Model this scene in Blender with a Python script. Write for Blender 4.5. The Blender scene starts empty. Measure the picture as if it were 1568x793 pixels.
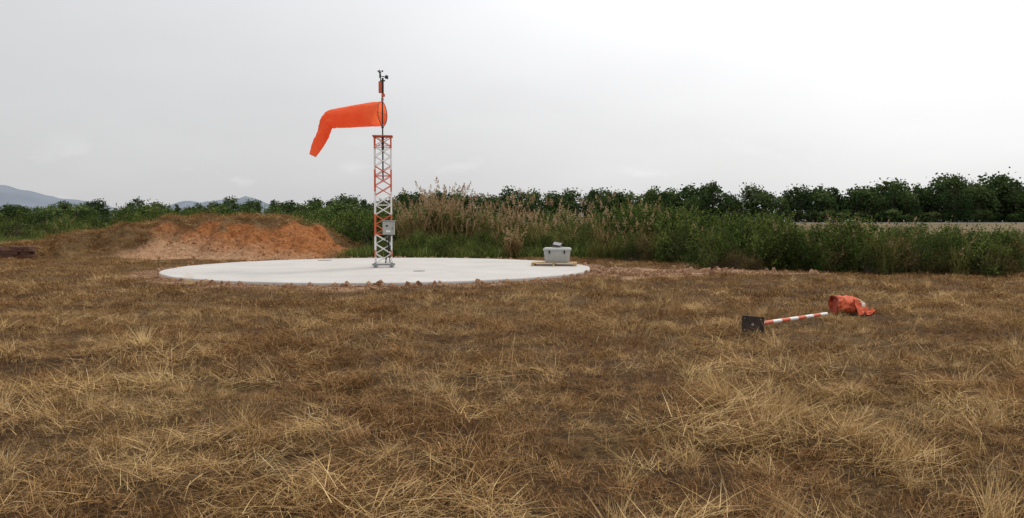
import bpy, math, random, bmesh
import numpy as np
from mathutils import Vector, Matrix, noise as mn
R=np.random.RandomState(7); random.seed(7)
S=bpy.context.scene
S.view_settings.view_transform='Standard'; S.view_settings.look='None'; S.view_settings.exposure=0

# ---------------------------------------------------------------- helpers
def vnoise(x,y,s=1.0,seed=0):
    x=np.asarray(x,float)/s+seed*17.3; y=np.asarray(y,float)/s+seed*9.7
    xi=np.floor(x).astype(np.int64); yi=np.floor(y).astype(np.int64); fx=x-xi; fy=y-yi
    fx=fx*fx*(3-2*fx); fy=fy*fy*(3-2*fy)
    def h(a,b):
        n=(a*374761393+b*668265263+seed*974711)&0x7fffffff
        n=((n^(n>>13))*1274126177)&0x7fffffff
        return ((n^(n>>16))&0xffff)/65535.0
    return (h(xi,yi)*(1-fx)+h(xi+1,yi)*fx)*(1-fy)+(h(xi,yi+1)*(1-fx)+h(xi+1,yi+1)*fx)*fy
def sstep(a,b,x):
    t=np.clip((np.asarray(x,float)-a)/(b-a),0,1); return t*t*(3-2*t)
PC=(-4.66,29.0); PR=7.5
def ground_z(x,y):
    x=np.asarray(x,float); y=np.asarray(y,float)
    z=(vnoise(x,y,1.7,1)-.5)*.13+(vnoise(x,y,.6,2)-.5)*.10+(vnoise(x,y,6,3)-.5)*.10
    d=np.hypot(x-PC[0],y-PC[1]); k=sstep(7.6,9.5,d)
    z=z*k+(1-k)*.03
    fade=1-sstep(80,120,np.hypot(x,y)); z=z*fade
    z=z+1.42*sstep(150,200,y)
    return z
def dirt_mask(x,y):
    d=np.hypot(x-PC[0],y-PC[1])+ (vnoise(x,y,.8,5)-.5)*.9
    a=1-sstep(8.0,8.6,d)
    e=np.hypot((x-5.2)/5.2,(y-27.2)/2.2)+(vnoise(x,y,.9,6)-.5)*.8
    return np.maximum(a,1-sstep(.75,1.1,e))

class B:
    def __init__(s): s.v=[];s.f=[];s.m=[];s.t=[];s.tint=0.5
    def add(s,vs,fs,m=0):
        o=len(s.v); s.v.extend([tuple(map(float,p)) for p in vs]); s.t.extend([s.tint]*len(vs))
        for f in fs: s.f.append(tuple(i+o for i in f)); s.m.append(m)
    def tube(s,p,q,r,r2=None,n=8,m=0,cap=True):
        p=Vector(p);q=Vector(q); r2=r if r2 is None else r2
        d=(q-p).normalized(); a=d.orthogonal().normalized(); b=d.cross(a)
        vs=[]
        for c,rr in((p,r),(q,r2)):
            for i in range(n):
                t=2*math.pi*i/n; vs.append(c+a*math.cos(t)*rr+b*math.sin(t)*rr)
        fs=[(i,(i+1)%n,n+(i+1)%n,n+i) for i in range(n)]
        if cap: fs+= [tuple(reversed(range(n))),tuple(range(n,2*n))]
        s.add(vs,fs,m)
    def box(s,c,d,m=0,M=None,bev=0.0):
        bm=bmesh.new(); bmesh.ops.create_cube(bm,size=1)
        for v in bm.verts: v.co=Vector((v.co.x*d[0],v.co.y*d[1],v.co.z*d[2]))
        if bev: bmesh.ops.bevel(bm,geom=list(bm.edges),offset=bev,segments=2,affect='EDGES')
        vs=[]
        for v in bm.verts:
            co=v.co.copy()
            if M is not None: co=M@co
            vs.append(co+Vector(c))
        bm.verts.index_update()
        fs=[tuple(v.index for v in f.verts) for f in bm.faces]; bm.free()
        s.add(vs,fs,m)
    def blade(s,base,az,lean,L,w,curve,seg=3,m=0,taper=1.0):
        p=np.array(base,float); th=lean; sd=az+math.pi/2+random.uniform(-.9,.9)
        side=np.array([math.cos(sd),math.sin(sd),random.uniform(-.3,.3)]); vs=[];fs=[]
        for i in range(seg+1):
            k=i/seg; ww=w*.5*(1-taper*k**1.5)
            if i==seg and taper>=1: vs.append(p.copy())
            else: vs.append(p-side*ww); vs.append(p+side*ww)
            st=L/seg; p=p+np.array([math.cos(az)*math.sin(th),math.sin(az)*math.sin(th),math.cos(th)])*st
            th+=curve/seg
        for i in range(seg):
            a=2*i
            if i==seg-1 and taper>=1: fs.append((a,a+1,a+2))
            else: fs.append((a,a+1,a+3,a+2))
        s.add(vs,fs,m)
        return p
    def leaf(s,c,sz,m=0,asp=.6,up=0.0):
        n=Vector((random.gauss(0,1),random.gauss(0,1),random.gauss(0,1)+up)).normalized()
        a=n.orthogonal().normalized(); a.rotate(Matrix.Rotation(random.uniform(0,6.28),3,n)); b=n.cross(a)
        c=Vector(c); vs=[c-a*sz*.5,c+b*sz*asp*.5,c+a*sz*.5,c-b*sz*asp*.5]
        s.add(vs,[(0,1,2,3)],m)
    def mesh(s,name,mats,smooth=False):
        me=bpy.data.meshes.new(name); me.from_pydata(s.v,[],s.f)
        for mt in mats: me.materials.append(mt)
        me.polygons.foreach_set('material_index',s.m)
        if smooth: me.polygons.foreach_set('use_smooth',[True]*len(s.f))
        at=me.attributes.new('tint','FLOAT','POINT'); at.data.foreach_set('value',s.t)
        me.update(); return me
    def obj(s,name,mats,parent=None,smooth=False,link=True):
        o=bpy.data.objects.new(name,s.mesh(name,mats,smooth))
        if link: S.collection.objects.link(o)
        if parent: o.parent=parent
        return o
def empty(name,loc=(0,0,0)):
    o=bpy.data.objects.new(name,None); o.location=loc; S.collection.objects.link(o); return o

def mat_base(name):
    m=bpy.data.materials.new(name); m.use_nodes=True; nt=m.node_tree
    return m,nt,nt.nodes,nt.links,nt.nodes['Principled BSDF']
def noise_node(nt,scale,detail=5,rough=.6,vec=None):
    n=nt.nodes.new('ShaderNodeTexNoise'); n.inputs['Scale'].default_value=scale; n.inputs['Detail'].default_value=detail; n.inputs['Roughness'].default_value=rough
    if vec is not None: nt.links.new(vec,n.inputs['Vector'])
    return n.outputs['Fac']
def ramp(nt,fac,stops):
    r=nt.nodes.new('ShaderNodeValToRGB'); e=r.color_ramp.elements
    while len(e)<len(stops): e.new(.5)
    for i,(p,c) in enumerate(stops): e[i].position=p; e[i].color=(*c,1) if len(c)==3 else c
    nt.links.new(fac,r.inputs['Fac']); return r.outputs['Color']
def mix(nt,fac,a,b,bt='MIX'):
    n=nt.nodes.new('ShaderNodeMix'); n.data_type='RGBA'; n.blend_type=bt
    for sock,v in((n.inputs['Factor'],fac),(n.inputs[6],a),(n.inputs[7],b)):
        if isinstance(v,bpy.types.NodeSocket): nt.links.new(v,sock)
        elif isinstance(v,(int,float)): sock.default_value=v
        else: sock.default_value=(*v,1)
    return n.outputs[2]
def mth(nt,op,a,b=None,clamp=False):
    n=nt.nodes.new('ShaderNodeMath'); n.operation=op; n.use_clamp=clamp
    for i,v in enumerate((a,b)):
        if v is None: continue
        if isinstance(v,bpy.types.NodeSocket): nt.links.new(v,n.inputs[i])
        else: n.inputs[i].default_value=v
    return n.outputs[0]
def bump(nt,h,bsdf,strength=.5,dist=.02):
    b=nt.nodes.new('ShaderNodeBump'); b.inputs['Strength'].default_value=strength; b.inputs['Distance'].default_value=dist
    nt.links.new(h,b.inputs['Height']); nt.links.new(b.outputs[0],bsdf.inputs['Normal'])
def pos(nt): return nt.nodes.new('ShaderNodeNewGeometry').outputs['Position']
def solid(name,c,rough=.6,metal=0,var=.25,scale=9,bmp=0.0):
    m,nt,N,L,b=mat_base(name); p=nt.nodes.new('ShaderNodeTexCoord').outputs['Object']
    f=noise_node(nt,scale,6,.65,p)
    col=ramp(nt,f,[(.3,tuple(x*(1-var) for x in c)),(.7,tuple(min(1,x*(1+var*.5)) for x in c))])
    L.new(col,b.inputs['Base Color']); b.inputs['Roughness'].default_value=rough; b.inputs['Metallic'].default_value=metal
    if bmp: bump(nt,f,b,bmp,.01)
    return m
def foliage(name,stops,patch=None,patch_scale=.4,transl=.3,nscale=2.0,prange=(.45,.62)):
    m,nt,N,L,b=mat_base(name)
    N.remove(b); b=N.new('ShaderNodeBsdfDiffuse')
    at=N.new('ShaderNodeAttribute'); at.attribute_name='tint'
    oi=N.new('ShaderNodeObjectInfo'); p=pos(nt); nz=noise_node(nt,nscale,1,.6,p)
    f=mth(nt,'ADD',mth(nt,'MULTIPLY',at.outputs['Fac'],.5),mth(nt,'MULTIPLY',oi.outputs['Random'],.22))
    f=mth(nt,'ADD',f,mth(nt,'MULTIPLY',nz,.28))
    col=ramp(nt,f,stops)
    if patch:
        g=noise_node(nt,patch_scale,3,.65,p)
        g2=ramp(nt,g,[(prange[0],(0,0,0)),(prange[1],(1,1,1))])
        col=mix(nt,g2,col,ramp(nt,f,patch))
    L.new(col,b.inputs['Color'])
    if transl>0:
        tr=N.new('ShaderNodeBsdfTranslucent'); L.new(col,tr.inputs['Color'])
        mx=N.new('ShaderNodeMixShader'); mx.inputs[0].default_value=transl
        L.new(b.outputs[0],mx.inputs[1]); L.new(tr.outputs[0],mx.inputs[2]); L.new(mx.outputs[0],N['Material Output'].inputs['Surface'])
    else: L.new(b.outputs[0],N['Material Output'].inputs['Surface'])
    return m

def scatter(name,pts,rots,scl,idx,sources):
    c=bpy.data.collections.new(name+'_parts')
    for o in sources: c.objects.link(o)
    me=bpy.data.meshes.new(name); me.from_pydata([tuple(p) for p in pts],[],[])
    for nm,ty,k,arr in(('rot','FLOAT_VECTOR','vector',rots),('scl','FLOAT_VECTOR','vector',scl),('idx','INT','value',idx)):
        a=me.attributes.new(nm,ty,'POINT'); a.data.foreach_set(k,np.asarray(arr,dtype=np.int32 if ty=='INT' else np.float32).ravel())
    o=bpy.data.objects.new(name,me); S.collection.objects.link(o)
    g=bpy.data.node_groups.new(name+'_gn','GeometryNodeTree')
    g.interface.new_socket('Geometry',in_out='INPUT',socket_type='NodeSocketGeometry'); g.interface.new_socket('Geometry',in_out='OUTPUT',socket_type='NodeSocketGeometry')
    N=g.nodes;L=g.links; i=N.new('NodeGroupInput'); ou=N.new('NodeGroupOutput')
    ci=N.new('GeometryNodeCollectionInfo'); ci.inputs['Collection'].default_value=c; ci.inputs['Separate Children'].default_value=True; ci.inputs['Reset Children'].default_value=True
    ip=N.new('GeometryNodeInstanceOnPoints'); ip.inputs['Pick Instance'].default_value=True
    def na(nm,t):
        n=N.new('GeometryNodeInputNamedAttribute'); n.data_type=t; n.inputs['Name'].default_value=nm; return n.outputs['Attribute']
    er=N.new('FunctionNodeEulerToRotation'); L.new(na('rot','FLOAT_VECTOR'),er.inputs[0]); L.new(er.outputs[0],ip.inputs['Rotation'])
    L.new(na('scl','FLOAT_VECTOR'),ip.inputs['Scale']); L.new(na('idx','INT'),ip.inputs['Instance Index'])
    L.new(i.outputs[0],ip.inputs['Points']); L.new(ci.outputs[0],ip.inputs['Instance']); L.new(ip.outputs[0],ou.inputs[0])
    md=o.modifiers.new('scatter','NODES'); md.node_group=g
    return o
def scat_simple(name,xy,z,smin,smax,idx,src,hz=None,tilt=.08):
    n=len(xy); rots=np.stack([R.normal(0,tilt,n),R.normal(0,tilt,n),R.uniform(0,6.28,n)],1)
    s=R.uniform(smin,smax,n); sc=np.stack([s,s,s if hz is None else s*hz],1)
    return scatter(name,np.column_stack([xy,z]),rots,sc,idx,src)

# ---------------------------------------------------------------- world / light
AZ=math.radians(38); EL=math.radians(50)
sd=Vector((math.sin(AZ)*math.cos(EL),math.cos(AZ)*math.cos(EL),math.sin(EL)))
w=bpy.data.worlds.new('World'); S.world=w; w.use_nodes=True; nt=w.node_tree; N=nt.nodes; L=nt.links
sky=N.new('ShaderNodeTexSky'); sky.sky_type='NISHITA'; sky.sun_disc=False; sky.sun_elevation=EL; sky.sun_rotation=AZ; sky.dust_density=4
tc=N.new('ShaderNodeTexCoord').outputs['Generated']
sp=N.new('ShaderNodeSeparateXYZ'); L.new(tc,sp.inputs[0])
dt=N.new('ShaderNodeVectorMath'); dt.operation='DOT_PRODUCT'; L.new(tc,dt.inputs[0]); dt.inputs[1].default_value=sd
zz=mth(nt,'MAXIMUM',sp.outputs[2],0.0)
den=mth(nt,'ADD',zz,.22)
cv=N.new('ShaderNodeCombineXYZ'); L.new(mth(nt,'DIVIDE',sp.outputs[0],den),cv.inputs[0]); L.new(mth(nt,'DIVIDE',sp.outputs[1],den),cv.inputs[1])
cl=noise_node(nt,.8,5,.5,cv.outputs[0])
mp=N.new('ShaderNodeMapping'); L.new(tc,mp.inputs[0]); mp.inputs['Scale'].default_value=(1,1,2.2)
cl2=noise_node(nt,11,5,.55,mp.outputs[0])
e1=mth(nt,'ADD',6.1,mth(nt,'MULTIPLY',zz,5.0))
g1=mth(nt,'MULTIPLY',mth(nt,'POWER',mth(nt,'MAXIMUM',dt.outputs['Value'],0.0),4.0),12.0)
br=mth(nt,'MINIMUM',mth(nt,'ADD',e1,g1),12.5)
br=mth(nt,'MULTIPLY',br,mth(nt,'ADD',.87,mth(nt,'MULTIPLY',cl,.26)))
puff=N.new('ShaderNodeMapRange'); L.new(cl2,puff.inputs[0]); puff.inputs[1].default_value=.58; puff.inputs[2].default_value=.70; puff.inputs[3].default_value=0; puff.inputs[4].default_value=.8
lowm=N.new('ShaderNodeMapRange'); L.new(zz,lowm.inputs[0]); lowm.inputs[1].default_value=.05; lowm.inputs[2].default_value=.11; lowm.inputs[3].default_value=1; lowm.inputs[4].default_value=0
br=mth(nt,'ADD',br,mth(nt,'MULTIPLY',puff.outputs[0],lowm.outputs[0]))
cc=N.new('ShaderNodeVectorMath'); cc.operation='SCALE'; cc.inputs[0].default_value=(1.0,1.0,1.01); L.new(br,cc.inputs['Scale'])
col=mix(nt,.93,sky.outputs[0],cc.outputs[0])
L.new(col,N['Background'].inputs['Color']); N['Background'].inputs['Strength'].default_value=.1
sl=bpy.data.lights.new('sun','SUN'); sl.energy=1.5; sl.angle=math.radians(12); sl.color=(1,.93,.82)
so=bpy.data.objects.new('sun',sl); S.collection.objects.link(so); so.rotation_euler=(-sd).to_track_quat('-Z','Y').to_euler(); so.location=(0,0,30)

# ---------------------------------------------------------------- camera
cam=bpy.data.cameras.new('camera'); co=bpy.data.objects.new('camera',cam); S.collection.objects.link(co); S.camera=co
cam.sensor_width=36; cam.lens=28.0; cam.clip_end=20000; cam.clip_start=.05
co.location=(0,0,1.78); co.rotation_euler=(math.radians(90-2.70),0,0)

# ---------------------------------------------------------------- ground
m_ground,nt,N,L,b=mat_base('ground_dry_grass'); p=pos(nt)
n1=noise_node(nt,.45,6,.65,p); n2=noise_node(nt,11,8,.8,p)
near=mix(nt,ramp(nt,n1,[(.45,(0,0,0)),(.62,(1,1,1))]),ramp(nt,n2,[(.38,(.035,.019,.008)),(.62,(.16,.085,.036))]),ramp(nt,n2,[(.38,(.05,.03,.012)),(.62,(.24,.15,.068))]))
s=N.new('ShaderNodeSeparateXYZ'); L.new(p,s.inputs[0])
n3=noise_node(nt,.05,5,.6,p)
green=ramp(nt,n3,[(.35,(.05,.075,.02)),(.65,(.14,.15,.055))])
tan=ramp(nt,n3,[(.35,(.11,.085,.045)),(.65,(.20,.15,.085))])
def mr(v,a,bb):
    k=N.new('ShaderNodeMapRange'); L.new(v,k.inputs[0]); k.inputs[1].default_value=a; k.inputs[2].default_value=bb; return k.outputs[0]
yy=mth(nt,'ADD',s.outputs[1],mth(nt,'MULTIPLY',mth(nt,'SUBTRACT',n1,.5),14))
c=mix(nt,mr(yy,39,46),near,green)
c=mix(nt,mth(nt,'MULTIPLY',mr(s.outputs[1],80,120),mr(s.outputs[0],-30,0)),c,tan)
c=mix(nt,mr(s.outputs[1],238,246),c,(.03,.045,.018))
dm=N.new('ShaderNodeAttribute'); dm.attribute_name='dirt'
nd=noise_node(nt,5,8,.8,p)
c=mix(nt,dm.outputs['Fac'],c,ramp(nt,nd,[(.3,(.24,.13,.065)),(.52,(.44,.27,.155)),(.7,(.58,.45,.33))]))
L.new(c,b.inputs['Base Color']); b.inputs['Roughness'].default_value=.95; b.inputs['Specular IOR Level'].default_value=.1
bump(nt,n2,b,1,.08)
nx,ny=560,560; a=10.; mx=9000
bb=math.asinh(mx/a); tx=np.linspace(-1,1,nx); gx=a*np.sinh(bb*tx); gy=14+a*np.sinh(bb*np.linspace(-1,1,ny))
X,Y=np.meshgrid(gx,gy); Z=ground_z(X,Y)
V=np.stack([X.ravel(),Y.ravel(),Z.ravel()],1)
i=np.arange(nx*ny).reshape(ny,nx); F=np.stack([i[:-1,:-1].ravel(),i[:-1,1:].ravel(),i[1:,1:].ravel(),i[1:,:-1].ravel()],1)
me=bpy.data.meshes.new('ground'); me.vertices.add(len(V)); me.vertices.foreach_set('co',V.ravel())
me.loops.add(F.size); me.loops.foreach_set('vertex_index',F.ravel()); me.polygons.add(len(F)); me.polygons.foreach_set('loop_start',np.arange(0,F.size,4)); me.polygons.foreach_set('use_smooth',[True]*len(F))
me.update(calc_edges=True); at=me.attributes.new('dirt','FLOAT','POINT'); at.data.foreach_set('value',dirt_mask(V[:,0],V[:,1]).astype(np.float32)); me.materials.append(m_ground)
o=bpy.data.objects.new('ground',me); S.collection.objects.link(o)

# runway (raised far strip)
q=B(); q.add([(-60,203,1.50),(900,203,1.50),(900,236,1.50),(-60,236,1.50)],[(0,1,2,3)])
q.obj('runway',[solid('runway_asphalt',(.30,.29,.28),.9)])

# ---------------------------------------------------------------- concrete pad
m_con,nt,N,L,b=mat_base('pad_concrete'); p=pos(nt)
f1=noise_node(nt,.6,7,.65,p); f2=noise_node(nt,14,6,.7,p)
c=mix(nt,.5,ramp(nt,f1,[(.3,(.39,.37,.345)),(.65,(.55,.535,.505))]),ramp(nt,f2,[(.3,(.39,.37,.345)),(.7,(.55,.535,.505))]))
L.new(c,b.inputs['Base Color']); b.inputs['Roughness'].default_value=.85; bump(nt,f2,b,.3,.01)
q=B(); n=160; prof=[(PR+.02,-.1),(PR,.09),(PR-.015,.115),(PR-.05,.12)]
vs=[];fs=[]
for r,z in prof:
    for k in range(n):
        t=2*math.pi*k/n; j=(mn.noise((math.cos(t)*6,math.sin(t)*6,0)))*.05
        vs.append((PC[0]+(r+j)*math.cos(t),PC[1]+(r+j)*math.sin(t),z))
for k in range(len(prof)-1):
    for t in range(n): fs.append((k*n+t,k*n+(t+1)%n,(k+1)*n+(t+1)%n,(k+1)*n+t))
fs.append(tuple(range(3*n,4*n))); q.add(vs,fs); pad=q.obj('concrete_pad',[m_con])
q=B()
for (x,y,r) in((-8.0,34.0,.3),(-3.1,26.6,.2)): q.tube((x,y,.118),(x,y,.135),r,n=20)
q.obj('access_cover',[solid('cover_grey',(.26,.24,.21),.8)],parent=pad)

# rubble ring
m_stone=foliage('stone',[(.2,(.28,.16,.095)),(.5,(.48,.34,.23)),(.8,(.66,.58,.49))],transl=0)
st=[]
for k in range(4):
    bm=bmesh.new(); bmesh.ops.create_icosphere(bm,subdivisions=1,radius=.5)
    for v in bm.verts: v.co*=random.uniform(.6,1.15); v.co.z*=.6
    mm=bpy.data.meshes.new('stone'); bm.to_mesh(mm); bm.free(); mm.materials.append(m_stone); st.append(bpy.data.objects.new('stone_%d'%k,mm))
n=9000; th=R.uniform(0,6.283,n); rr=PR+.03+np.abs(R.normal(0,.42,n)); xy=np.stack([PC[0]+rr*np.cos(th),PC[1]+rr*np.sin(th)],1)
n2=4600; ex=np.stack([R.normal(5.1,2.4,n2),27.3+R.normal(0,1.0,n2)],1); ex=ex[np.hypot(ex[:,0]-PC[0],ex[:,1]-PC[1])>PR+.05]
xy=np.concatenate([xy,ex]); n=len(xy); s=.03+.06*R.uniform(0,1,n)**3+ (R.uniform(0,1,n)>.985)*.18
scatter('gravel',np.column_stack([xy,ground_z(xy[:,0],xy[:,1])+s*.15]),R.uniform(0,6.28,(n,3)),np.stack([s*1.2,s,s],1),R.randint(0,4,n),st)

# ---------------------------------------------------------------- earth mound
mpX=[-29.5,-27,-23.1,-20,-17.3,-15.3,-13.4,-11.6,-10.6,-9.6,-8.4,-7.4]; mpH=[-.1,.3,.75,1.4,1.8,1.95,1.97,1.88,1.45,.75,.15,-.1]
def mound_z(x,y):
    x=np.asarray(x,float);y=np.asarray(y,float)
    h=np.interp(x+(vnoise(x,y,1.2,8)-.5)*.8,mpX,mpH)
    yc=41.5+(vnoise(x,y*0,3,4)-.5)*1.0; u=np.abs(y-yc)+np.where(y<yc,(vnoise(x,y*.3,.8,15)-.5)*1.1,0); prof=np.where(y<yc,1-sstep(1.0,5.3,u),1-sstep(1,6,u))
    z=h*prof+ (prof>.02)*((vnoise(x,y,.9,11)-.5)*.40+(vnoise(x,y,.35,12)-.5)*.22+(vnoise(x,y,.15,13)-.5)*.10)*np.clip(prof*3,0,1)
    return z-.08*(1-np.clip(prof*4,0,1))
def soil_mask(x,y):
    a=sstep(-18.3,-16.6,x+(vnoise(x,y,1.0,21)-.5)*2.5)*(1-sstep(-9.2,-8.2,x))
    h=mound_z(x,y); top=1-sstep(1.45,1.8,h+(vnoise(x,y,.7,22)-.5)*.8)
    return a*top*(y<42.5)
m_m,nt,N,L,b=mat_base('mound_soil'); p=pos(nt)
n1=noise_node(nt,.9,7,.7,p); n2=noise_node(nt,5,8,.8,p); s=N.new('ShaderNodeSeparateXYZ'); L.new(p,s.inputs[0])
kx=mth(nt,'MULTIPLY',mth(nt,'ADD',s.outputs[0],14.0),.14)
k=N.new('ShaderNodeMapRange'); L.new(mth(nt,'ADD',mth(nt,'ADD',s.outputs[2],kx),mth(nt,'MULTIPLY',n1,1.6)),k.inputs[0]); k.inputs[1].default_value=1.15; k.inputs[2].default_value=1.85
pale=ramp(nt,n2,[(.32,(.27,.14,.07)),(.5,(.47,.27,.15)),(.68,(.62,.42,.27))]); org=ramp(nt,n2,[(.32,(.14,.048,.016)),(.5,(.38,.145,.05)),(.68,(.54,.26,.11))])
soil=mix(nt,k.outputs[0],pale,org)
am=N.new('ShaderNodeAttribute'); am.attribute_name='soil'
c=mix(nt,am.outputs['Fac'],ramp(nt,n2,[(.3,(.12,.07,.03)),(.7,(.30,.195,.095))]),soil)
L.new(c,b.inputs['Base Color']); b.inputs['Roughness'].default_value=.95; b.inputs['Specular IOR Level'].default_value=.1; bump(nt,n2,b,1,.14)
gx=np.linspace(-29.5,-7.4,280); gy=np.linspace(35.5,48,170); X,Y=np.meshgrid(gx,gy); Z=mound_z(X,Y)
V=np.stack([X.ravel(),Y.ravel(),Z.ravel()],1); i=np.arange(X.size).reshape(X.shape); F=np.stack([i[:-1,:-1].ravel(),i[:-1,1:].ravel(),i[1:,1:].ravel(),i[1:,:-1].ravel()],1)
me=bpy.data.meshes.new('dirt_mound'); me.from_pydata(V.tolist(),[],F.tolist()); at=me.attributes.new('soil','FLOAT','POINT'); at.data.foreach_set('value',soil_mask(V[:,0],V[:,1]).astype(np.float32)); me.materials.append(m_m)
o=bpy.data.objects.new('dirt_mound',me); S.collection.objects.link(o)
n=1100; x=R.uniform(-17.5,-8.6,n); y=R.uniform(36,40.0,n); k=soil_mask(x,y)>.4; x=x[k];y=y[k];n=len(x); s_=.05+.16*R.uniform(0,1,n)**5
cs=[]
m_clod=foliage('soil_clod',[(.2,(.26,.13,.065)),(.5,(.46,.25,.13)),(.8,(.60,.42,.28))],transl=0)
for k in range(3):
    c_=st[k].data.copy(); c_.materials.clear(); c_.materials.append(m_clod); cs.append(bpy.data.objects.new('clod_%d'%k,c_))
scatter('soil_clods',np.stack([x,y,mound_z(x,y)],1),R.uniform(0,6.28,(n,3)),np.stack([s_*1.2,s_,s_],1),R.randint(0,3,n),cs)

# ---------------------------------------------------------------- grass
G_BROWN=[(.15,(.070,.034,.012)),(.45,(.225,.12,.05)),(.65,(.38,.22,.098)),(.9,(.57,.385,.185))]
G_STRAW=[(.15,(.13,.075,.027)),(.45,(.39,.245,.104)),(.65,(.60,.42,.195)),(.9,(.78,.60,.34))]
m_grass=foliage('dry_grass_blades',G_BROWN,G_STRAW,.42,0,nscale=1.5,prange=(.48,.68))
m_straw=foliage('straw_blades',G_STRAW,None,.42,0)
def tuft_fuzzy(nb,rad,l0,l1,w,lean=1.3):
    q=B()
    for _ in range(nb):
        r=rad*math.sqrt(random.random()); t=random.uniform(0,6.28); q.tint=random.uniform(0,1)**1.3
        q.blade((r*math.cos(t),r*math.sin(t),-.01),random.uniform(0,6.28),random.uniform(.1,lean),random.uniform(l0,l1),w*random.uniform(.6,1.3),random.uniform(.2,1.3),seg=2)
    return q
def tuft_mat(nb,rad,l0,l1,w,sp=.55,z=.05,la=1.0,lb=1.6):
    q=B()
    for _ in range(nb):
        r=rad*math.sqrt(random.random()); t=random.uniform(0,6.28); q.tint=random.uniform(.0,1)
        q.blade((r*math.cos(t)-.08,r*math.sin(t)*.7,random.uniform(-.01,z)),random.gauss(0,sp),random.uniform(la,lb),random.uniform(l0,l1),w*random.uniform(.6,1.2),random.uniform(.0,.6),seg=3)
    return q
def tuft_stalk(nb,rad,l0,l1,w):
    q=B()
    for _ in range(nb):
        r=rad*math.sqrt(random.random()); t=random.uniform(0,6.28); q.tint=random.uniform(.3,1)
        az=random.uniform(0,6.28); q.blade((r*math.cos(t),r*math.sin(t),-.02),az,random.uniform(.05,.9),random.uniform(l0,l1),w,random.uniform(.1,.9),seg=4,taper=.6)
    return q
src=[]
def mk(q,name,m): o=q.obj(name,[m],link=False); src.append(o)
for k in range(5): mk(tuft_fuzzy(60,.17,.035,.11,.0046),'g%02d_fuzzy'%len(src),m_grass)      #0-4
for k in range(4): mk(tuft_mat(44,.17,.10,.25,.0042,.9),'g%02d_mat'%len(src),m_grass)         #5-8
for k in range(3): mk(tuft_stalk(7,.14,.13,.34,.003),'g%02d_stalk'%len(src),m_straw)       #9-11
for k in range(3): mk(tuft_fuzzy(70,.34,.045,.12,.010),'g%02d_far'%len(src),m_grass)        #12-14
for k in range(2): mk(tuft_mat(55,.3,.12,.28,.009,.9),'g%02d_farmat'%len(src),m_grass)         #15-16
for k in range(2): mk(tuft_mat(46,.2,.14,.36,.0042,1.1,.08),'g%02d_straw'%len(src),m_straw)      #17-18
for k in range(3): mk(tuft_mat(55,.09,.18,.42,.0042,.9,.03,.3,1.3),'g%02d_clump'%len(src),m_straw)  #19-21
P=[];I=[];SC=[];RO=[]
pA=np.array([3.76,12.35]); pE=np.array([5.85,14.75]); HC=np.array([6.62,15.6])
def zone(y0,y1,dens,choices,probs,s0,s1,cond=None,mod=True):
    xw=.72*y1+2.5; n=int(dens*2*xw*(y1-y0)); x=R.uniform(-xw,xw,n); y=R.uniform(y0,y1,n)
    k=(np.abs(x)<.72*y+2.5)&(R.uniform(0,1,n)>dirt_mask(x,y)*1.12)&(np.hypot(x-PC[0],y-PC[1])>PR+.25)
    k&=~((x>-27)&(x<-8.0)&(y>36.0))
    k&=~((x<-21.5)&(y>36)&(y<40))
    if mod: k&=R.uniform(0,1,n)<(.22+.85*vnoise(x,y,.5,51)+.5*vnoise(x,y,1.6,52))
    d=pE-pA; t=np.clip(((x-pA[0])*d[0]+(y-pA[1])*d[1])/(d@d),0,1); dd=np.hypot(x-pA[0]-t*d[0],y-pA[1]-t*d[1])
    k&=~(dd<.14)&~(np.hypot(x-pA[0]+.05,y-pA[1]+.15)<.18)&~(np.hypot(x-HC[0],y-HC[1]+.2)<.45)
    if cond is not None: k&=cond(x,y)
    x=x[k];y=y[k];n=len(x)
    P.append(np.stack([x,y,ground_z(x,y)],1)); I.append(R.choice(choices,n,p=probs))
    s=R.uniform(s0,s1,n)*(.6+.8*vnoise(x,y,.8,31)); SC.append(np.stack([s,s,s],1))
    dirn=vnoise(x,y,.7,33)*18+R.normal(0,1.1,n); RO.append(np.stack([R.normal(0,.12,n),R.normal(0,.12,n),dirn],1))
zone(2,8.5,66,[0,1,2,3,4,5,6,7,8,9,10,11],[.12]*5+[.0775]*4+[.09/3]*3,.7,1.3)
zone(8.5,17,33,[0,1,2,3,4,5,6,7,8,9,10,11],[.12]*5+[.0775]*4+[.09/3]*3,.9,1.45)
zone(17,42,12,[12,13,14,15,16,9],[.27,.27,.27,.075,.075,.04],.75,1.15)
SN=lambda x,y:(vnoise(x,y,1.0,41)*.6+vnoise(x,y,.35,43)*.4)
zone(2,9,11,[17,18],[.5,.5],.65,1.3,lambda x,y:SN(x,y)>.56,False)
zone(9,20,4,[17,18],[.5,.5],.7,1.4,lambda x,y:SN(x*.7,y*.7)>.57,False)
zone(2,9,4.5,[19,20,21],[.34,.33,.33],.5,1.15,lambda x,y:(vnoise(x,y,1.4,45)*.6+vnoise(x,y,.4,46)*.4)>.55,False)
zone(9,24,1.0,[19,20,21],[.34,.33,.33],.6,1.2,lambda x,y:(vnoise(x,y,2,45)>.5),False)
n=5200; x=R.uniform(-29,-7.8,n); y=R.uniform(36,47,n); k=(soil_mask(x,y)<.35); x=x[k];y=y[k];n=len(x)
P.append(np.stack([x,y,mound_z(x,y)],1)); I.append(R.choice([12,13,14,15,16],n)); s_=R.uniform(.7,1.8,n); SC.append(np.stack([s_,s_,s_],1)); RO.append(np.stack([R.normal(0,.2,n),R.normal(0,.2,n),R.uniform(0,6.28,n)],1))
P=np.concatenate(P); I=np.concatenate(I); SC=np.concatenate(SC); RO=np.concatenate(RO)
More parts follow.
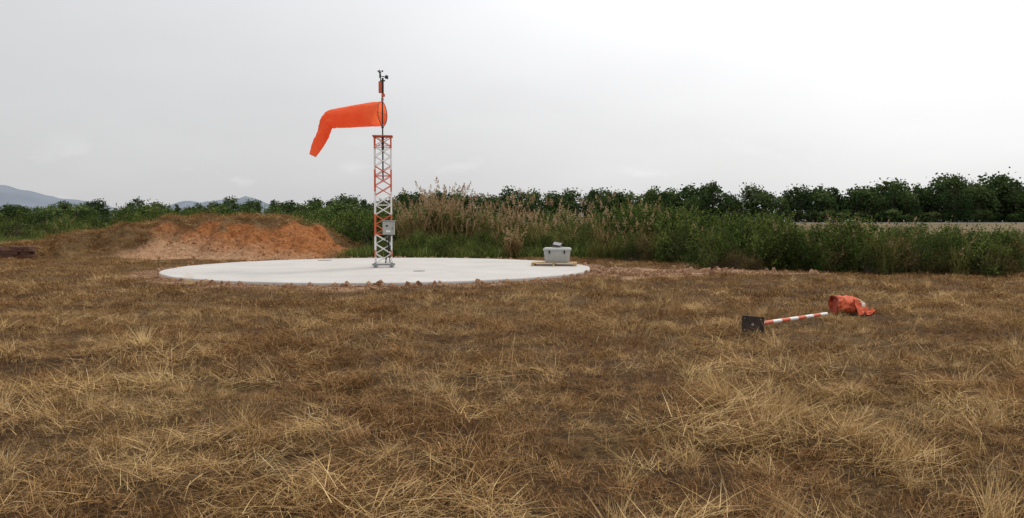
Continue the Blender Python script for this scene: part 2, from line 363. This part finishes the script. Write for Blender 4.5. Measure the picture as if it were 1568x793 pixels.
scatter('dry_grass',P,RO,SC,I,src); print('grass tufts',len(P))

m_gg=foliage('green_grass_blades',[(.15,(.035,.055,.012)),(.5,(.11,.15,.038)),(.85,(.26,.29,.09))],[(.15,(.09,.08,.028)),(.5,(.20,.18,.07)),(.85,(.38,.33,.16))],.12,.2,prange=(.5,.68))
gs=[]
for k in range(4): gs.append(tuft_fuzzy(70,.55,.25,.75,.04,.7).obj('gg%d'%k,[m_gg],link=False))
pts=[]
def gz(x0,x1,y0,y1,n,c=None):
    x=R.uniform(x0,x1,n);y=R.uniform(y0,y1,n)
    k=np.hypot(x-PC[0],y-PC[1])>PR+1
    k&=~((x>-29)&(x<-8)&(y<46)&(y>36))
    if c is not None:k&=c(x,y)
    pts.append(np.stack([x[k],y[k]],1))
gz(-75,-8,46,100,4200); gz(-110,-20,100,125,900); gz(-8,9,37.2,42,420); gz(8,26,33,40,300); gz(18.0,32,25.5,36,330)
gz(-45,-29,42,47,200)
xy=np.concatenate(pts); scat_simple('green_grass',xy,ground_z(xy[:,0],xy[:,1]),.6,1.2,R.randint(0,4,len(xy)),gs)

# ---------------------------------------------------------------- shrubs, reeds
m_leafD=foliage('leaf_dark_green',[(.15,(.014,.027,.007)),(.5,(.045,.078,.018)),(.85,(.13,.18,.042))],transl=.22,nscale=1.2)
m_leafM=foliage('leaf_mid_green',[(.15,(.025,.040,.010)),(.5,(.085,.12,.03)),(.85,(.22,.26,.07))],transl=.22,nscale=1.2)
m_leafO=foliage('leaf_olive_brown',[(.15,(.045,.036,.014)),(.5,(.15,.115,.045)),(.85,(.33,.25,.115))],transl=.2,nscale=1.2)
m_bark=solid('bark',(.12,.09,.065),.9)
def bush(h,wd,nclump,nleaf,ls,lm):
    q=B()
    for k in range(nclump):
        t=random.uniform(0,6.28); r=wd*.5*math.sqrt(random.random()); hh=h*random.uniform(.12,1)*(1-.45*(r/(wd*.5))**2)
        c=Vector((r*math.cos(t),r*math.sin(t),hh)); q.tint=.5
        mid=Vector((c.x*.45,c.y*.45,hh*.55)); q.tube((c.x*.15,c.y*.15,0),mid,.022,.015,n=4,m=1,cap=False); q.tube(mid,c,.015,.005,n=4,m=1,cap=False)
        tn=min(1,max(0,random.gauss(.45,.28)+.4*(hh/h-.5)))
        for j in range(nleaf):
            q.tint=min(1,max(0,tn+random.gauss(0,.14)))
            d=Vector((random.gauss(0,.17),random.gauss(0,.17),random.gauss(0,.15)))*(.7+.35*h/2)
            pp=c+d; pp.z=max(.03,pp.z); q.leaf(pp,ls*random.uniform(.6,1.4),0,.55)
        for j in range(3):
            az=random.uniform(0,6.28); q.tint=.7; e=q.blade(c,az,random.uniform(.0,.8),random.uniform(.25,.6),.012,.3,m=1)
            for z in range(7):
                f=random.random(); q.tint=tn; q.leaf(c.lerp(Vector(e),f),ls,0,.5)
    return q
def reed(ns,h,plume,gm):
    q=B()
    for k in range(ns):
        r=.45*math.sqrt(random.random());t=random.uniform(0,6.28); bx,by=r*math.cos(t),r*math.sin(t); az=random.uniform(0,6.28)
        H=h*random.uniform(.5,1); q.tint=random.uniform(.1,.9); ln=random.uniform(.02,.28)
        e=q.blade((bx,by,0),az,ln,H,.022,.3,seg=4,m=0,taper=.6)
        for j in range(5):
            f=random.uniform(.05,.75); q.tint=random.uniform(0,.9)
            px=bx+math.cos(az)*math.sin(ln)*H*f; py=by+math.sin(az)*math.sin(ln)*H*f
            q.blade((px,py,H*f),random.uniform(0,6.28),random.uniform(.2,.6),random.uniform(.4,.9),.035,random.uniform(.8,1.8),seg=3,m=0)
        if random.random()<plume:
            e=np.array(e)
            for j in range(26):
                f=random.random(); sp=.05*(1-f)+.01; q.tint=random.uniform(.2,1)
                c=e+np.array([random.gauss(0,sp)+math.cos(az)*.14*f,random.gauss(0,sp)+math.sin(az)*.14*f,(f-.3)*.40])
                q.leaf(c,.085,1,.45)
    return q
m_reed=foliage('reed_leaf',[(.15,(.045,.05,.014)),(.5,(.13,.13,.04)),(.85,(.29,.25,.10))],transl=.2)
m_reedT=foliage('reed_dry',[(.15,(.10,.07,.03)),(.5,(.24,.17,.073)),(.85,(.41,.30,.145))],transl=.2)
m_plume=foliage('reed_plume',[(.15,(.19,.12,.06)),(.5,(.37,.25,.135)),(.85,(.55,.42,.27))],transl=.25)
bs=[]
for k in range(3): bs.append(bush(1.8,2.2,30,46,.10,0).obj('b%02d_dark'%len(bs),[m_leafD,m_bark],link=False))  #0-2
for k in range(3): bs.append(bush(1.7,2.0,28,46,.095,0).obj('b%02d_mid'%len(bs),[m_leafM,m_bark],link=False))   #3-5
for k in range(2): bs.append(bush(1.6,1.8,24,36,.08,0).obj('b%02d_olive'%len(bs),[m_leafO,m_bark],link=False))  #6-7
rs=[]
for k in range(3): rs.append(reed(24,2.5,.6,0).obj('r%02d_dry'%len(rs),[m_reedT,m_plume],link=False)) #0-2
for k in range(3): rs.append(reed(26,2.1,.16,0).obj('r%02d_green'%len(rs),[m_reed,m_plume],link=False)) #3-5
SP=[];SI=[];SS=[]; RP=[];RI=[];RS=[]
def belt(P_,I_,S_,quad,n,choices,s0,s1,hs=1.0):
    x0,x1,ya,yb,dep=quad
    for _ in range(n):
        u=random.random(); x=x0+(x1-x0)*u; y=ya+(yb-ya)*u+random.uniform(0,dep)
        s=random.uniform(s0,s1)*(.72+.56*float(vnoise(x,y*.3,1.7,61))); P_.append((x,y,float(ground_z(x,y))-.05)); I_.append(random.choice(choices)); S_.append((s,s,s*hs))
# right-hand hedge: taller at its left end
belt(SP,SI,SS,(6.8,10.2,30.0,28.6,6),38,[0,1,3,3,4],.8,1.2)
belt(SP,SI,SS,(10,17.2,29.0,26.4,7),74,[0,1,3,4,5,6,7],.58,1.0)
belt(SP,SI,SS,(7.2,16.8,29.2,25.6,1.6),44,[0,3,4,6,6,7,7],.4,.75)
belt(RP,RI,RS,(7,17.0,29.2,25.4,5),36,[3,4,5],.5,.76)
belt(SP,SI,SS,(19.5,36,36,34,9),50,[3,4,5,6],.5,.85)
# behind pad
belt(RP,RI,RS,(-6.2,-1.6,42.5,42.5,5),50,[0,1,2,0,4],.92,1.2)
belt(RP,RI,RS,(-2,1.4,42,41,6),30,[0,4,3,5],.85,1.12)
belt(RP,RI,RS,(.2,7.5,39.5,38.5,7),62,[3,4,5,3,4,5,0],.8,1.15)
belt(SP,SI,SS,(-8,8.5,44,43,8),70,[0,1,3,3,4,5],1.0,1.5)
belt(SP,SI,SS,(-7,6,38.5,38,3),62,[3,4,5,6,3],.35,.8)
belt(SP,SI,SS,(1.5,7.5,40,39,3),22,[3,1,3,4],.8,1.2)
belt(SP,SI,SS,(5.2,8.6,40,38,3.5),18,[0,1,2],1.35,1.75)
belt(SP,SI,SS,(5,8,35,32,3),16,[3,4,6,0],.45,.8)
belt(RP,RI,RS,(3,8,36.5,33.5,3),18,[3,4,5],.5,.8)
# left of tower, behind mound
belt(SP,SI,SS,(-26,-8,50,47,16),130,[0,1,3,3,4,5],.95,1.5)
belt(RP,RI,RS,(-14,-7,47,45,8),14,[3,4,5],.7,1.0)
belt(SP,SI,SS,(-75,-20,66,60,50),110,[0,3,4,5,4],.9,1.6)
belt(RP,RI,RS,(-50,-24,60,52,20),40,[3,4,5],.5,.8)
belt(SP,SI,SS,(9,45,60,60,30),16,[3,1,3,4],.45,.75)
def fin(name,P_,I_,S_,srcs):
    n=len(P_); scatter(name,P_,np.stack([R.normal(0,.05,n),R.normal(0,.05,n),R.uniform(0,6.28,n)],1),S_,I_,srcs)
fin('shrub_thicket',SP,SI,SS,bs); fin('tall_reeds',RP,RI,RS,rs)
o=reed(45,1.15,.5,0).obj('dry_reed_tuft',[m_reedT,m_plume]); o.location=(0.05,37.4,0)

# ---------------------------------------------------------------- distant trees
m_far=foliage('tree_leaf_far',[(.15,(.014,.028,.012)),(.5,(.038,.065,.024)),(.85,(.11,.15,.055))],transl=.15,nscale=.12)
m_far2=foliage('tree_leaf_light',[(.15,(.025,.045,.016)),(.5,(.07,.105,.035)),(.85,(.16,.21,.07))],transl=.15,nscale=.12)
def tree(h,wd,nc,nl,ls,base=.3):
    q=B(); q.tint=.5
    top=Vector((random.uniform(-.3,.3),random.uniform(-.3,.3),h*.8)); q.tube((0,0,-.2),(top.x*.5,top.y*.5,h*.45),h*.022,h*.015,n=7,m=1,cap=False); q.tube((top.x*.5,top.y*.5,h*.45),top,h*.015,h*.005,n=6,m=1,cap=False)
    for k in range(nc):
        t=random.uniform(0,6.28); u=random.random()**.8; hh=h*(base+(1-base)*u); rmax=wd*.5*math.sin(math.pi*(.25+.67*u))**.7
        r=rmax*math.sqrt(random.random()); c=Vector((r*math.cos(t),r*math.sin(t),hh*.97))
        q.tint=.5; q.tube((top.x*.4,top.y*.4,h*(.15+.5*u)),c,h*.006,h*.002,n=4,m=1,cap=False)
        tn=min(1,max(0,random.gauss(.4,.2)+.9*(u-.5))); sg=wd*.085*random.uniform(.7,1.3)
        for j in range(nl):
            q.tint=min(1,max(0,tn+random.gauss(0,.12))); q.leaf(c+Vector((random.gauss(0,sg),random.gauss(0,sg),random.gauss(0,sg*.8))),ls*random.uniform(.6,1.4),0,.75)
    return q
ts=[]
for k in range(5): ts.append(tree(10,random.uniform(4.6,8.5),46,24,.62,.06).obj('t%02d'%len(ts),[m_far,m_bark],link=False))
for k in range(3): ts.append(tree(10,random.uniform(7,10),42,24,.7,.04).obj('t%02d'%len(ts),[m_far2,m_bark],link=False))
TP=[];TI=[];TS=[]
def hline(x):
    return np.interp(x,[-260,-120,-60,-30,30,60,110,150,200,300],[7,7,7.8,10,10.8,11.6,13.2,13.6,14.6,16])
for row,(yy_,dens) in enumerate(((251,4.6),(262,5.0),(276,5.2))):
    x=-230.
    while x<240:
        s=float(hline(x))/10*random.uniform(.60,1.06)*(1+.03*row)*(.86+.26*float(vnoise(x,0,17,71+row))); TP.append((x,yy_+random.uniform(-4,4),1.2)); TI.append(random.choice([0,1,2,3,4,0,1,2,5,6])); TS.append((s*random.uniform(.8,1.35),)*2+(s,)); x+=random.uniform(.4,1.6)*dens
x=-60.
while x<240:
    s=random.uniform(.2,.42); TP.append((x,244+random.uniform(-2,2),1.35)); TI.append(random.choice([0,2,4,5,6])); TS.append((s*1.8,s*1.8,s)); x+=random.uniform(1,4)
for row in range(3):
    x=-140.
    while x<-14:
        s=random.uniform(.28,.50); TP.append((x,135+row*16+random.uniform(-6,6)+(x+80)*.1,0)); TI.append(random.choice([0,2,5,6,7,5,6])); TS.append((s*1.5,s*1.5,s)); x+=random.uniform(2,5)
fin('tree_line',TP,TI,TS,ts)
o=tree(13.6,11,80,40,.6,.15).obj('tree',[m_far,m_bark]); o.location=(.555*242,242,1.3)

# ---------------------------------------------------------------- mountains
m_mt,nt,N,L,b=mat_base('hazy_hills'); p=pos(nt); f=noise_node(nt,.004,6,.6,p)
L.new(ramp(nt,f,[(.35,(.15,.18,.22)),(.65,(.20,.23,.28))]),b.inputs['Base Color']); b.inputs['Roughness'].default_value=1  # aerial haze is put into the blue-grey base colour
def hill(name,D,pts_):
    q=B(); xs=np.linspace(pts_[0][0],pts_[-1][0],90); hs=np.interp(xs,[a for a,_ in pts_],[c for _,c in pts_]); hs=hs+(vnoise(xs,xs*0,60,3)-.5)*12*np.clip(hs/40,0,1)+(vnoise(xs,xs*0,22,5)-.5)*5*np.clip(hs/40,0,1)
    rows=[(-500,0.),(-300,.35),(-120,.8),(0,1.),(200,.7),(600,0.)]
    vs=[];fs=[]
    for dy,k in rows:
        for x_,h_ in zip(xs,hs): vs.append((x_,D+dy,max(h_*k+(vnoise(x_,dy,90,7)-.5)*14*(0<k<1),-2)))
    nX=len(xs)
    for r in range(len(rows)-1):
        for c_ in range(nX-1): fs.append((r*nX+c_,r*nX+c_+1,(r+1)*nX+c_+1,(r+1)*nX+c_))
    q.add(vs,fs); q.obj(name,[m_mt],smooth=True)
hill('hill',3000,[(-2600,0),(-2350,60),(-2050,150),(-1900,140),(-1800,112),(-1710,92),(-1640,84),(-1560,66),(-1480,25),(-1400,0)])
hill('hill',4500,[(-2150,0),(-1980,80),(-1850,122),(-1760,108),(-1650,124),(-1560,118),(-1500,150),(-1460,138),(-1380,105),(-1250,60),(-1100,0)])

# ---------------------------------------------------------------- wind sock tower
m_red=solid('red_paint',(.64,.12,.05),.5,var=.25); m_wht=solid('white_paint',(.78,.77,.75),.5,var=.12)
m_dark=solid('dark_metal',(.035,.033,.032),.45,.3); m_steel=solid('galvanised',(.30,.30,.30),.5,.5); m_blk=solid('cable_black',(.015,.015,.015),.5)
TX,TY=-4.68,29.0; Z0=.12
tower=empty('windsock_tower',(TX,TY,0))
q=B(); hw=.29; H0=.26; H1=4.84
bands=[(.26,.50,1),(.50,.75,0),(.75,1.25,1),(1.25,2.05,0),(2.05,2.85,1),(2.85,3.65,0),(3.65,4.40,1),(4.40,4.84,0)]
def bcol(z):
    for a_,b_,c_ in bands:
        if a_<=z<b_: return c_
    return 0
ca,sa=math.cos(math.radians(7)),math.sin(math.radians(7))
crn=[(-hw*ca+hw*sa,-hw*sa-hw*ca),(hw*ca+hw*sa,hw*sa-hw*ca),(hw*ca-hw*sa,hw*sa+hw*ca),(-hw*ca-hw*sa,-hw*sa+hw*ca)]
for (x,y) in crn:
    for a_,b_,c_ in bands: q.tube((x,y,a_),(x,y,b_),.022,n=8,m=c_)
npn=13; ph=(H1-H0)/npn
for k in range(npn):
    za,zb=H0+k*ph,H0+(k+1)*ph; c_=bcol((za+zb)/2)
    for j in range(4):
        A=crn[j];Bc=crn[(j+1)%4]; nxn=((A[1]-Bc[1]),(Bc[0]-A[0])); ln=math.hypot(*nxn); ox,oy=nxn[0]/ln*.008,nxn[1]/ln*.008
        q.tube((A[0]+ox,A[1]+oy,za),(Bc[0]+ox,Bc[1]+oy,zb),.0135,n=6,m=c_); q.tube((Bc[0]-ox,Bc[1]-oy,za),(A[0]-ox,A[1]-oy,zb),.0135,n=6,m=c_)
        if k%3==0: q.tube((A[0],A[1],za),(Bc[0],Bc[1],za),.012,n=6,m=c_)
q.obj('lattice_mast',[m_red,m_wht],tower)
q=B(); Rz=Matrix.Rotation(math.radians(7),3,'Z')
q.box((0,0,H1+.012),(.72,.72,.025),0,Rz)
q.obj('top_plate',[m_red],tower)
q=B()
for s_ in(-1,1):
    q.box(Rz@Vector((0,s_*hw,.215)),(.82,.09,.05),0,Rz); q.box(Rz@Vector((s_*hw,0,.17)),(.09,.82,.04),0,Rz)
for (x,y) in crn:
    q.tube((x,y,.12),(x,y,.3),.032,m=0); q.box((x,y,.13),(.16,.16,.02),0,Rz)
q.obj('base_frame',[m_steel],tower)
q=B()
q.tube((0,0,3.3),(0,0,6.95),.028,.022,n=12); q.tube((0,0,5.15),(0,0,5.22),.045,n=12)
q.tube((.0,0,4.3),(.0,0,4.85),.045,n=12)
q.obj('top_pole',[m_dark],tower)
q=B()
q.box((-.07,0,6.62),(.12,.12,.42),0,bev=.015); q.tube((.03,0,6.3),(.03,0,6.95),.024,m=1); q.box((.03,0,6.33),(.12,.1,.1),0,bev=.01)
q.box((.02,0,6.85),(.16,.08,.04),1); q.tube((-.06,0,6.6),(-.06,0,7.1),.018,m=1)
q.tube((.0,0,6.1),(.0,0,6.3),.035,m=0)
q.obj('obstruction_light',[m_red,m_dark],tower)
q=B()
q.tube((-.08,0,7.02),(.14,0,6.98),.016,m=0); q.tube((-.08,0,6.95),(-.08,0,7.14),.03,m=0); q.tube((-.08,0,7.14),(-.08,0,7.17),.05,n=12)
for k in range(3):
    t=k*2.094+.4; e=Vector((-.08+.09*math.cos(t),.09*math.sin(t),7.2)); q.tube((-.08,0,7.19),e,.008); q.tube(e,e+Vector((-.04*math.sin(t),.04*math.cos(t),0)),.034,.006,n=10)
q.add([(.10,-.004,6.93),(.21,-.004,6.9),(.22,-.004,7.03),(.12,-.004,7.06),(.10,.004,6.93),(.21,.004,6.9),(.22,.004,7.03),(.12,.004,7.06)],[(0,1,2,3),(7,6,5,4),(0,4,5,1),(1,5,6,2),(2,6,7,3),(3,7,4,0)])
q.tube((.10,0,6.99),(.2,0,6.97),.04,.06,n=10)
q.obj('anemometer',[m_dark],tower)
q=B(); q.box((.25,-.37,1.55),(.42,.17,.50),0,bev=.012); q.box((.25,-.465,1.55),(.36,.012,.43),0,bev=.004); q.box((.25,-.36,1.815),(.48,.26,.02),0)
q.box((.20,-.474,1.62),(.07,.008,.07),1); q.box((.39,-.475,1.53),(.02,.02,.09),1); q.box((.25,-.474,1.43),(.15,.006,.06),2)
q.obj('control_box',[solid('box_grey',(.38,.39,.36),.5,var=.1),m_dark,m_wht],tower)
q=B()
for (x,ox) in((.16,.0),(.22,.05),(.28,-.04)):
    pr=Vector((x,-.36,1.3))
    for k in range(1,13):
        z=1.3-k*.09; nx_=Vector((x+ox*math.sin(k*.4)-.006*k,-.36+.02*k,z)); q.tube(pr,nx_,.018,n=6,cap=False); pr=nx_
q.obj('cables',[m_blk],tower)
# windsock
m_sock,nt,N,L,b=mat_base('windsock_fabric'); tco=N.new('ShaderNodeTexCoord').outputs['Object']; f=noise_node(nt,3,5,.6,tco)
c=ramp(nt,f,[(.3,(.97,.20,.07)),(.7,(1.0,.25,.10))]); L.new(c,b.inputs['Base Color']); b.inputs['Roughness'].default_value=.8; b.inputs['Specular IOR Level'].default_value=.2; bump(nt,noise_node(nt,9,4,.5,tco),b,.25,.03)
tr=N.new('ShaderNodeBsdfTranslucent'); L.new(c,tr.inputs['Color']); mxs=N.new('ShaderNodeMixShader'); mxs.inputs[0].default_value=.5
L.new(b.outputs[0],mxs.inputs[1]); L.new(tr.outputs[0],mxs.inputs[2]); L.new(mxs.outputs[0],N['Material Output'].inputs['Surface'])
path=[(0,0,5.67,.44,1.0),(-.45,.10,5.66,.43,1),(-.95,.2,5.62,.405,.97),(-1.45,.30,5.57,.37,.95),(-1.85,.37,5.52,.35,.85),(-2.09,.40,5.38,.30,.7),(-2.22,.42,5.10,.235,.6),(-2.34,.44,4.84,.215,.55),(-2.50,.46,4.54,.19,.5),(-2.66,.48,4.20,.14,.5)]
pa=np.array(path); tt=np.linspace(0,len(pa)-1,80); NC=len(tt)
def cr(t,c_):
    k=min(int(t),len(pa)-2); u=t-k; p0=pa[max(k-1,0),c_];p1=pa[k,c_];p2=pa[k+1,c_];p3=pa[min(k+2,len(pa)-1),c_]
    return .5*(2*p1+(p2-p0)*u+(2*p0-5*p1+4*p2-p3)*u*u+(3*p1-p0-3*p2+p3)*u**3)
C=np.array([[cr(t,j) for j in range(5)] for t in tt]); nr=56; vs=[];fs=[]
for k in range(NC):
    c0=Vector(C[k,:3]); d=(Vector(C[min(k+1,NC-1),:3])-Vector(C[max(k-1,0),:3])).normalized()
    if k<4: d=Vector((-1,.22,-.03)).normalized()
    side=Vector((.15,1,0)); side=(side-d*side.dot(d)).normalized()
    up=side.cross(d)
    if up.z<0 and k<20: up=-up
    if k>0 and up.dot(pup)<0: up=-up
    pup=up.copy()
    for j in range(nr):
        a_=2*math.pi*j/nr; droop=min(1,max(0,(tt[k]-3.2)/2.0)); r=C[k,3]
        wr=1+(.04+.20*droop)*mn.noise((math.cos(a_)*1.8,math.sin(a_)*1.8,tt[k]*.9))*1.4+.07*math.sin(a_*5+tt[k])*droop
        wr+=(.02+.10*droop)*mn.noise((math.cos(a_)*2.5,math.sin(a_)*2.5,tt[k]*3.5))*min(1,k/6)
        vs.append(c0+up*math.cos(a_)*r*wr+side*math.sin(a_)*r*wr*C[k,4])
for k in range(NC-1):
    for j in range(nr): fs.append((k*nr+j,k*nr+(j+1)%nr,(k+1)*nr+(j+1)%nr,(k+1)*nr+j))
q=B(); q.add(vs,fs); q.obj('windsock',[m_sock],tower,smooth=True)
q=B(); rg=[Vector(v) for v in vs[:nr]]
for j in range(nr): q.tube(rg[j],rg[(j+1)%nr],.012,n=6,cap=False)
for j in range(0,nr,14): q.tube(rg[j],(0,0,5.67),.009,n=6)
q.obj('mouth_frame',[m_dark],tower)
q=B(); q.tube((0,0,6.15),(0,0,6.22),.05,n=12); q.tube((0,0,5.2),(0,0,5.27),.05,n=12); q.obj('swivel_collar',[m_steel],tower)

# ---------------------------------------------------------------- equipment chest on pallet
px,py=1.72,30.2; pal=empty('wooden_pallet',(px-.12,py-.15,Z0)); m_wood=solid('pallet_wood',(.52,.36,.18),.8,var=.3,scale=20)
q=B()
for x in(-.78,0,.78): q.box((x,0,.05),(.1,1.1,.08),0,bev=.005)
for k in range(7): q.box((0,-.5+k*.166,.105),(1.68,.12,.024),0,bev=.003)
for k in(-.5,0,.5): q.box((0,k,.0105),(1.68,.1,.02),0)
pal_o=q.obj('slats',[m_wood],pal); pal.rotation_euler=(0,0,math.radians(-6))
ch=empty('equipment_chest',(px,py,Z0+.12)); ch.rotation_euler=(0,0,math.radians(-6)); m_gr=solid('chest_grey',(.40,.41,.39),.5,var=.08)
q=B()
vs=[];
for z,wx,wy in((0,.44,.34),(.05,.45,.35),(.44,.49,.38),(.45,.52,.41),(.50,.52,.41),(.55,.47,.36)):
    vs+=[(-wx,-wy,z),(wx,-wy,z),(wx,wy,z),(-wx,wy,z)]
fs=[(3,2,1,0)]
for k in range(5):
    for j in range(4): fs.append((k*4+j,k*4+(j+1)%4,k*4+4+(j+1)%4,k*4+4+j))
fs.append((20,21,22,23)); q.add(vs,fs)
for x in(-.28,.28): q.box((x,-.40,.40),(.06,.03,.12),1,bev=.004)
for x in(-.3,-.1,.1,.3): q.box((x,-.365,.2),(.025,.03,.34),0)
o=q.obj('chest_body',[m_gr,m_dark],ch); bv=o.modifiers.new('b','BEVEL'); bv.width=.008; bv.segments=2
q=B(); MM=Matrix.Rotation(math.radians(-60),3,'X')@Matrix.Rotation(.3,3,'Y')
q.box((0,.05,.68),(.34,.03,.24),0,MM,bev=.005); q.tube((0,.1,.54),(0,.08,.68),.02,m=1); q.tube((-.2,0,.56),(.2,.1,.56),.025,m=1)
q.box((0,.05-.02,.68+.01),(.30,.012,.19),2,MM)
q.obj('control_panel',[m_dark,m_steel,m_steel],ch)

# ---------------------------------------------------------------- fallen pole
A=Vector((3.76,12.35,.0)); E=Vector((5.85,14.75,.09)); g0=float(ground_z(A.x,A.y)); A.z=g0+.13; E.z=float(ground_z(E.x,E.y))+.13
fp=empty('fallen_marker_pole',A); d=(E-A); Lp=d.length; d.normalize()
q=B(); nb=9
for k in range(nb): q.tube(d*(Lp*k/nb),d*(Lp*(k+1)/nb),.032,n=14,m=(1 if k%2==0 else 0))
q.obj('pole',[m_red,m_wht],fp,smooth=False)
q=B(); sd_=d.cross(Vector((0,0,1))).normalized(); upv=sd_.cross(d)
M=Matrix((sd_,d,upv)).transposed(); q.box(-d*.012,(.36,.018,.26),0,M,bev=.003)
for sx in(-1,1):
    for sz in(-1,1): q.tube(-d*.030+sd_*sx*.13+upv*sz*.09,-d*.0205+sd_*sx*.13+upv*sz*.09,.008,n=10,m=1)
q.tube(-d*.027,-d*.0205,.022,n=14,m=2)
for s_ in(-1,1): q.box(d*.05+sd_*s_*.06,(.08,.1,.008),0,M)
q.obj('base_plate',[solid('rusty_plate',(.038,.024,.016),.75,var=.5),solid('hole_rim',(.35,.32,.28),.8),m_steel],fp)

# ---------------------------------------------------------------- crumpled old windsock
hp=empty('discarded_windsock',(6.62,15.6,float(ground_z(6.62,15.6))+.03)); hp.scale=(.95,.95,.95)
m_os=solid('faded_orange_fabric',(.64,.12,.05),.85,var=.45,scale=6,bmp=.8); m_cream=solid('cream_fabric',(.66,.54,.42),.8,var=.15)
q=B(); nr=52; ns=40; vs=[];fs=[]
for k in range(ns):
    u=k/(ns-1); x=-.33+.62*u; rr=.205-.05*u**2
    for j in range(nr):
        a_=2*math.pi*j/nr; wr=1+(.12+.45*u)*mn.noise((math.cos(a_)*1.7+3,math.sin(a_)*1.7,u*3.2))+.18*mn.noise((math.cos(a_)*4,math.sin(a_)*4,u*7))-.12*abs(mn.noise((math.cos(a_)*7,math.sin(a_)*7,u*12)))
        y=math.sin(a_)*rr*1.15*wr; z=.19+math.cos(a_)*rr*wr-.05*u
        z=max(z,.012+.01*mn.noise((x*5,y*5,0)))
        if z>.36: z=.36+(z-.36)*.6
        vs.append((x+.06*mn.noise((a_,u*4,1)),y+.10*u-.05,z))
for k in range(ns-1):
    for j in range(nr): fs.append((k*nr+j,k*nr+(j+1)%nr,(k+1)*nr+(j+1)%nr,(k+1)*nr+j))
q.add(vs,fs)
for k in range(len(q.m)):
    if k//nr>=32: q.m[k]=1
q.obj('fabric_body',[m_os,m_cream],hp,smooth=True)
q=B(); rgp=[Vector(vs[j]) for j in range(nr)]
for j in range(nr): q.tube(rgp[j]+Vector((-.004,0,0)),rgp[(j+1)%nr]+Vector((-.004,0,0)),.011,n=6,cap=False)
q.add([tuple(v+Vector((.06,0,0))) for v in rgp],[tuple(range(nr))],1)
q.obj('mouth_hoop',[solid('hoop_rust',(.30,.07,.04),.7),solid('inner_fabric',(.40,.07,.035),.8)],hp)
q=B(); n=26; vs=[]
for i_ in range(n):
    for j_ in range(n):
        u=i_/(n-1); v=j_/(n-1); x=.02+.46*u+.05*mn.noise((u*5,v*5,8)); y=-.25-.12*v+.1*u; z=.30*(1-u)**1.2*(1-v)*1.0+.03+.10*mn.noise((u*5,v*5,2))+.035*math.sin(u*14+v*3)*(1-v*.4)
        wd_=1-.65*u; vs.append((x,y*.6+(-.2*v*wd_),max(.012,z)))
fs=[(i_*n+j_,i_*n+j_+1,(i_+1)*n+j_+1,(i_+1)*n+j_) for i_ in range(n-1) for j_ in range(n-1)]
q.add(vs,fs); q.obj('fabric_flap',[m_os],hp,smooth=True)

# ---------------------------------------------------------------- brick stack at left
m_bk=solid('weathered_brick',(.13,.06,.04),.9,var=.4,scale=12)
q=B()
for lay in range(5):
    for k in range(13):
        if lay==4 and random.random()<.4: continue
        q.box((-28.0+k*.46+random.uniform(-.03,.03)+(lay%2)*.2,36.9+random.uniform(-.05,.05),.06+lay*.125),(.42,.5,.11),0,Matrix.Rotation(random.uniform(-.05,.05),3,'Z'),bev=.01)
q.obj('brick_stack',[m_bk])
# small reddish soil pile in the green verge at the right
q=B(); vs=[];fs=[];n=24
for i_ in range(n):
    for j_ in range(n):
        x=-1+2*i_/(n-1); y=-1+2*j_/(n-1); h=max(0,1-math.hypot(x,y))
        vs.append((x*.9,y*.7,h*.75+.12*mn.noise((x*3,y*3,0))*min(1,h*4)-.03))
fs=[(i_*n+j_,(i_+1)*n+j_,(i_+1)*n+j_+1,i_*n+j_+1) for i_ in range(n-1) for j_ in range(n-1)]
q.add(vs,fs); o=q.obj('soil_pile',[solid('red_soil',(.42,.15,.06),.95,var=.4,bmp=1)]); o.location=(24.3,38.5,.25)
